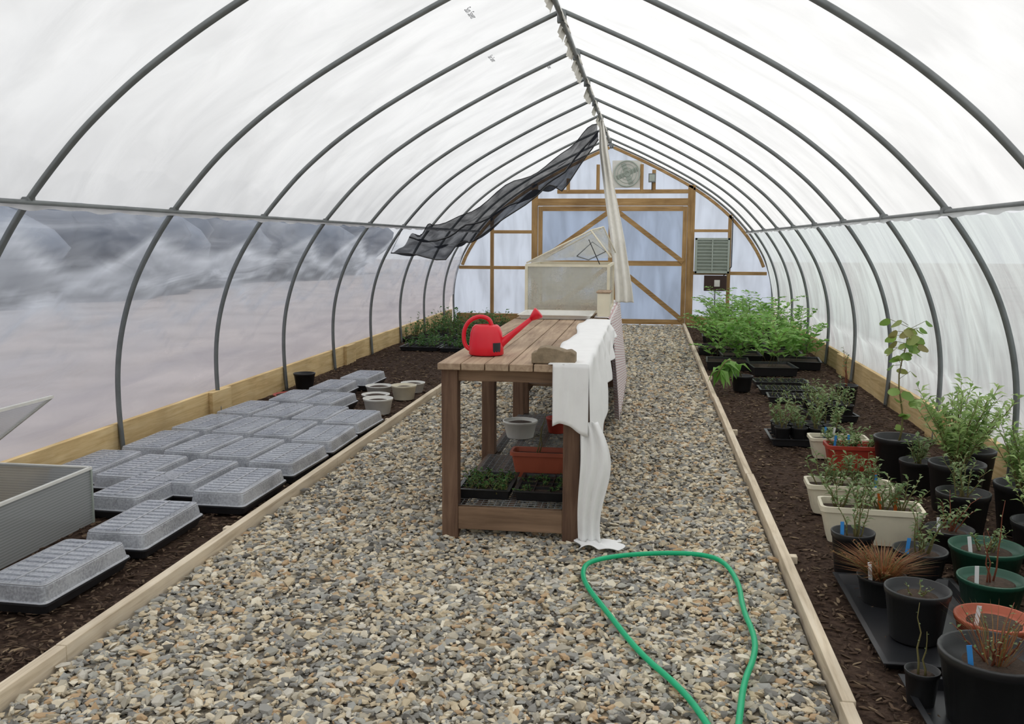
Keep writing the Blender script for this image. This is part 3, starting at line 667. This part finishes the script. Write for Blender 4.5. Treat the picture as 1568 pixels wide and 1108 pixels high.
potted("potted_bare_sapling",(1.86,8.95),.10,.2,'black',shr(5,.42,.08,.04,.016,7,'ldull','stemr',bare=.5))
for i,(x,y) in enumerate([(-2.55,12.7),(-3.13,12.75),(-2.5,13.25),(-3.08,13.3),(-3.4,13.9),(-2.8,13.9),(-3.3,14.5),(-2.7,14.5),(-3.3,15.2),(-2.7,15.2),(-3.3,15.9),(-2.6,15.9)]):
    trayplants("seedling_tray",(x,y),.54,.46,0,7,6,'lseed',.10 if y<13.5 else .24,.065,.04,n=1,nl=6,keep=.7,hv=.5)

# ---- bench shelf contents
def shelfitem(name,fn):
    e=empty(name); mb=MB(); fn(mb); mb.obj("body",e)
Z=.184
def st(x,y,h,dense):
    def f(mb):
        tray(mb,(x,y,Z),.28,.40,.055,'black',0,cells=(3,4))
        for i in range(dense): sprig(mb,(x+random.uniform(-.12,.12),y+random.uniform(-.17,.17),Z+.03),1,h,.02,.03,.014,5,'lseed')
    return f
shelfitem("seedling_tray",st(-.84,4.93,.06,90)); shelfitem("seedling_tray",st(-.53,4.93,.035,40))
def f_(mb):
    trough(mb,(-.60,5.3,Z),.34,.17,.15,'terra'); sprig(mb,(-.62,5.3,Z+.12),2,.3,.08,.02,.01,3,'ldull')
shelfitem("terracotta_trough_planter",f_)
def f_(mb): potgeo(mb,(-.86,6.35,Z),.12,.12,'whitep')
shelfitem("white_bowl_planter",f_)
def f_(mb): potgeo(mb,(-.62,6.55,Z),.08,.11,'redpot')
shelfitem("red_plant_pot",f_)
def f_(mb): potgeo(mb,(-.47,6.3,Z),.07,.10,'terra')
shelfitem("terracotta_plant_pot",f_)
def f_(mb): tray(mb,(-.65,8.4,.385),.5,.9,.12,'black')
shelfitem("nursery_tray",f_)

# ---- watering can
e=empty("watering_can"); c=Vector((-.855,4.93,ZT+.004)); mb=MB()
mb.lathe(c,[(.082,0),(.088,.006),(.087,.05),(.080,.12),(.070,.15),(.058,.162),(.050,.163),(.05,.15)],'red',36,sx=1.08,sy=.85)
mb.obj("can_body",e)
mb=MB()
hp=[(.03,.155),(.02,.19),(-.02,.208),(-.065,.20),(-.105,.17),(-.125,.12),(-.122,.06),(-.10,.03),(-.075,.025)]
P_=[Vector((c.x+a,c.y,c.z+b)) for a,b in hp]
def smooth(P,n=2):
    for _ in range(n):
        Q=[P[0]]
        for a,b in zip(P,P[1:]): Q+= [a.lerp(b,.25),a.lerp(b,.75)]
        P=Q+[P[-1]]
    return P
mb.tube(smooth(P_),.0115,'red',12); mb.obj("handle",e)
mb=MB(); s0=Vector((c.x+.06,c.y,c.z+.045)); s1=Vector((c.x+.245,c.y+.01,c.z+.200))
mb.tube([s0,s0.lerp(s1,.15),s0.lerp(s1,.5),s1],[.03,.022,.016,.012],'red',14)
d=(s1-s0).normalized(); mb.tube([s1-d*.005,s1+d*.02,s1+d*.045,s1+d*.052],[.013,.024,.034,.030],'red',18); mb.obj("spout_and_rose",e)
mb=MB()
def lb(u,v):
    a=-1.05+u*.55; return (c.x+.0865*1.08*math.cos(a)*1.012,c.y+.0865*.85*math.sin(a)*1.012,c.z+.02+v*.05)
mb.grid(lb,6,2,'label'); mb.obj("label",e)
mb=MB(); pf=[(-.11,0),(-.11,.052),(-.085,.06),(-.075,.078),(-.04,.084),(.02,.074),(.06,.062),(.085,.066),(.11,.05),(.11,0)]
y0,y1=4.61,4.72; xo=-.46; zo=ZT+.004
mb.loft([[(xo+a,y,zo+b) for a,b in pf] for y in(y1,y0)],'blockw'); mb.obj("carved_wood_block",bevel=.005)

# ---- cloths
def clothobj(name,fn,nu,nv,k,parts=None):
    mb=MB(); mb.grid(fn,nu,nv,k); o=mb.obj(name,parts,solid=.003); return o
e=empty("white_table_cloth")
def f(u,v):
    y=4.566+u*2.78; t=v*1.35
    drop=.80-.62*min(1,max(0,u-.04)*1.5)+.06*math.sin(11*u)
    fa=min(1,u*9)
    if t<.22: 
        x=-.48+t*(.19+.008)/.22+.02*math.sin(14*u)*(1-t/.22); z=ZT+.006+.003*math.sin(40*u+9*t)
    else:
        s=(t-.22)/1.13; fold=(.020*math.sin(30*u+3*s)+.010*math.sin(67*u))*fa
        x=-.292+abs(s)*.03+fold*min(1,s*4)+.012; z=ZT+.006-s*drop
    return (x,y,z)
clothobj("side_drape",f,110,44,'cloth',e)
def f(u,v):
    x=-.455+u*.178; s=v; z=ZT+.010-s*(.31+.03*u-.02*math.sin(5*u)); y=4.562-.012*math.sin(16*u+2*s)*(1-u)-.006*s
    return (x,y,z)
clothobj("front_flap",f,20,16,'cloth',e)
def f(u,v):
    s=v; x=-.318+u*(.085+.05*math.sin(3*s))+.022*math.sin(6*s)*(.3+u)+.03*s*s*u; z=ZT-.28-s*.61; y=4.58-.014*math.sin(17*u+4*s)-.02*math.sin(3*s)-.05*max(0,s-.8)
    return (x,y,max(.03,z))
clothobj("front_tail",f,20,40,'cloth',e)
def f(u,v):
    return (-.31+u*.22+.015*math.sin(9*v)-.03*v,4.47+v*.15+.02*math.sin(7*u),.032+.016*abs(math.sin(7*u+3*v)))
clothobj("pooled_hem",f,24,12,'cloth',e)
def f(u,v):
    y=7.5+u*2.4; fold=.018*math.sin(38*u+2*v)+.01*math.sin(80*u)
    if v<.15: return (-.42+v/.15*.12,y,ZT+.006+.004*math.sin(30*u))
    s=(v-.15)/.85; return (-.29+fold*min(1,4*s)+.07*s,y,ZT+.006-s*(.84))
clothobj("striped_cloth",f,70,30,'stripe')
def f(u,v):
    ks=[(-.69,13.3,3.22,.05),(-.60,12.2,2.72,.11),(-.46,11.0,2.12,.13),(-.32,9.9,1.55,.15),(-.24,9.4,1.1,.17),(-.22,9.25,.95,.18)]
    t=v*(len(ks)-1); i=min(len(ks)-2,int(t)); t-=i; a=np.array(ks[i]);b=np.array(ks[i+1]); q=a*(1-t)+b*t
    return (q[0]+(u-.5)*q[3],q[1]+.04*math.sin(u*14+3*v),q[2]+.0)
clothobj("hanging_fabric_strip",f,16,48,'tan')

# ---- propagator box
e=empty("mesh_propagation_box"); xa,xb,ya,yb,z0,z1=-1.03,-.33,7.95,8.95,.95,1.34
mb=MB()
for (a,b,c_,d_) in((xa,xb,ya,ya+.006),(xa,xb,yb-.006,yb),(xa,xa+.006,ya+.006,yb-.006),(xb-.006,xb,ya+.006,yb-.006)): mb.box(a,b,c_,d_,z0,z1,'net')
mb.obj("net_walls",e)
mb=MB()
for z in(z0,z1):
    for a,b in(((xa,ya),(xb,ya)),((xb,ya),(xb,yb)),((xb,yb),(xa,yb)),((xa,yb),(xa,ya))): mb.beam((*a,z),(*b,z),.02,.022,'cream')
for a in((xa,ya),(xb,ya),(xb,yb),(xa,yb)): mb.box(a[0]-.012,a[0]+.012,a[1]-.012,a[1]+.012,z0,z1,'cream')
for z in np.arange(z0+.03,z1-.02,.012): mb.box(xa+.013,xb-.013,ya-.003,ya-.0015,z,z+.0016,'tan')
for x in np.arange(xa+.03,xb-.02,.012): mb.box(x,x+.0016,ya-.005,ya-.0035,z0,z1,'tan')
mb.obj("frame",e)
mb=MB(); P1=Vector((-.50,8.2,1.64)); P2=Vector((-.42,8.8,1.68)); z=z1+.02
A_=Vector((xa,ya,z));B_=Vector((xb+.02,ya,z+.05));C_=Vector((xb+.02,yb,z+.08));D_=Vector((xa,yb,z))
for q in((A_,B_,P1),(B_,C_,P2,P1),(C_,D_,P2),(D_,A_,P1,P2)): mb.add(q,[tuple(range(len(q)))],'net')
mb.obj("net_canopy",e)
mb=MB()
for a,b in((A_,P1),(B_,P1),(C_,P2),(D_,P2),(P1,P2)): mb.tube([a,b],.007,'cream',6)
q=[Vector((-.60,7.93,1.42)),Vector((-.47,7.95,1.54)),Vector((-.36,8.0,1.46)),Vector((-.50,7.93,1.39)),Vector((-.60,7.93,1.42))]
mb.tube(q,.005,'steel',6); mb.tube([Vector((-.5,7.93,1.56)),Vector((-.40,7.95,1.34))],.004,'black',6); mb.obj("poles",e)
mb=MB(); tray(mb,(-.72,7.55,ZT+.004),.58,.52,.035,'whitep',0,soil=False)
mb.obj("white_seed_tray")
mb=MB(); mb.box(-.40,-.30,7.55,7.80,ZT+.01,ZT+.20,'cream'); mb.box(-.41,-.29,7.54,7.81,ZT+.20,ZT+.215,'tabtop'); mb.obj("small_storage_box",bevel=.006)

# ---- shade cloth
far=[(-.74,3.14),(-1.12,2.83),(-1.75,2.39),(-2.49,1.99),(-3.05,1.74),(-3.22,1.68)]
near=[(-.60,2.72),(-1.02,2.16),(-1.30,2.10),(-2.10,1.54),(-2.40,1.37),(-3.07,1.39)]
def ev(L,t):
    t*=len(L)-1;i=min(len(L)-2,int(t));t-=i; return (L[i][0]*(1-t)+L[i+1][0]*t,L[i][1]*(1-t)+L[i+1][1]*t)
def f(u,v):
    a=ev(far,u);b=ev(near,u); x=a[0]*(1-v)+b[0]*v; z=a[1]*(1-v)+b[1]*v
    z+=-.10*math.sin(math.pi*v)*math.sin(math.pi*u)+.04*math.sin(17*u+9*v)+.025*math.sin(31*u-14*v)
    return (x,13.1-2.1*v+.05*math.sin(12*u),z)
e=empty("shade_cloth"); mb=MB(); mb.grid(f,60,24,'shade'); mb.obj("mesh_sheet",e)
mb=MB(); mb.tube([f(i/30,1) for i in range(31)],.008,'black',5); mb.tube([f(i/30,0) for i in range(31)],.006,'black',5); mb.tube([f(i/30,.45+.1*math.sin(i/5)) for i in range(31)],.012,'black',5)
mb.tube([f(1,1),(CX-WP,Y0+5*SP,ZP)],.003,'black',4); mb.obj("hem_cords",e)

# ---- hose
hp=[(.62,1.2),(.40,2.0),(.27,2.6),(.21,2.86),(.14,3.06),(0,3.32),(-.13,3.66),(-.24,3.97),(-.27,4.14),(-.25,4.27),(-.12,4.37),(.09,4.45),(.28,4.47),(.39,4.38),(.435,4.10),(.42,3.80),(.44,3.52),(.42,3.35),(.36,3.14),(.32,2.87),(.25,2.4),(.1,1.8),(-.2,1.2)]
mb=MB(); mb.tube(smooth([Vector((a,b,.036+.004*math.sin(9*b+a))) for a,b in hp],2),.0115,'hose',12); mb.obj("garden_hose")

# ---------------------------------------------------------------- light
W=bpy.data.worlds.new("w"); bpy.context.scene.world=W; W.use_nodes=True
nt=W.node_tree; bg=nt.nodes['Background']
tc=nt.nodes.new("ShaderNodeTexCoord"); sx=nt.nodes.new("ShaderNodeSeparateXYZ"); r=ramp(nt,[(.90,.91,.93),(.85,.89,.96)])
nt.links.new(tc.outputs['Generated'],sx.inputs[0]); nt.links.new(sx.outputs[2],r.inputs[0]); nt.links.new(r.outputs[0],bg.inputs[0]); bg.inputs[1].default_value=.96
sd=bpy.data.lights.new("sun",'SUN'); sd.energy=2.6; sd.angle=math.radians(6); sd.color=(1,.95,.87)
so=bpy.data.objects.new("sun",sd); C.objects.link(so); so.rotation_euler=Vector((.30,.55,1.0)).to_track_quat('Z','Y').to_euler()

# ---------------------------------------------------------------- camera
f_,ps,th,ro,H=1426.5921,0.1439,0.1286,0.0044,1.5414
F=Vector((-math.sin(ps)*math.cos(th),math.cos(ps)*math.cos(th),-math.sin(th))); R=Vector((math.cos(ps),math.sin(ps),0)); U=R.cross(F)
R2=R*math.cos(ro)+U*math.sin(ro); U2=-R*math.sin(ro)+U*math.cos(ro)
cd=bpy.data.cameras.new("camera"); cd.sensor_width=36; cd.lens=36*f_/1568; cd.clip_start=.05
co=bpy.data.objects.new("camera",cd); C.objects.link(co)
m=Matrix((R2,U2,-F)).transposed().to_4x4(); m.translation=(0,0,H); co.matrix_world=m
bpy.context.scene.camera=co
bpy.context.scene.view_settings.view_transform='Standard'
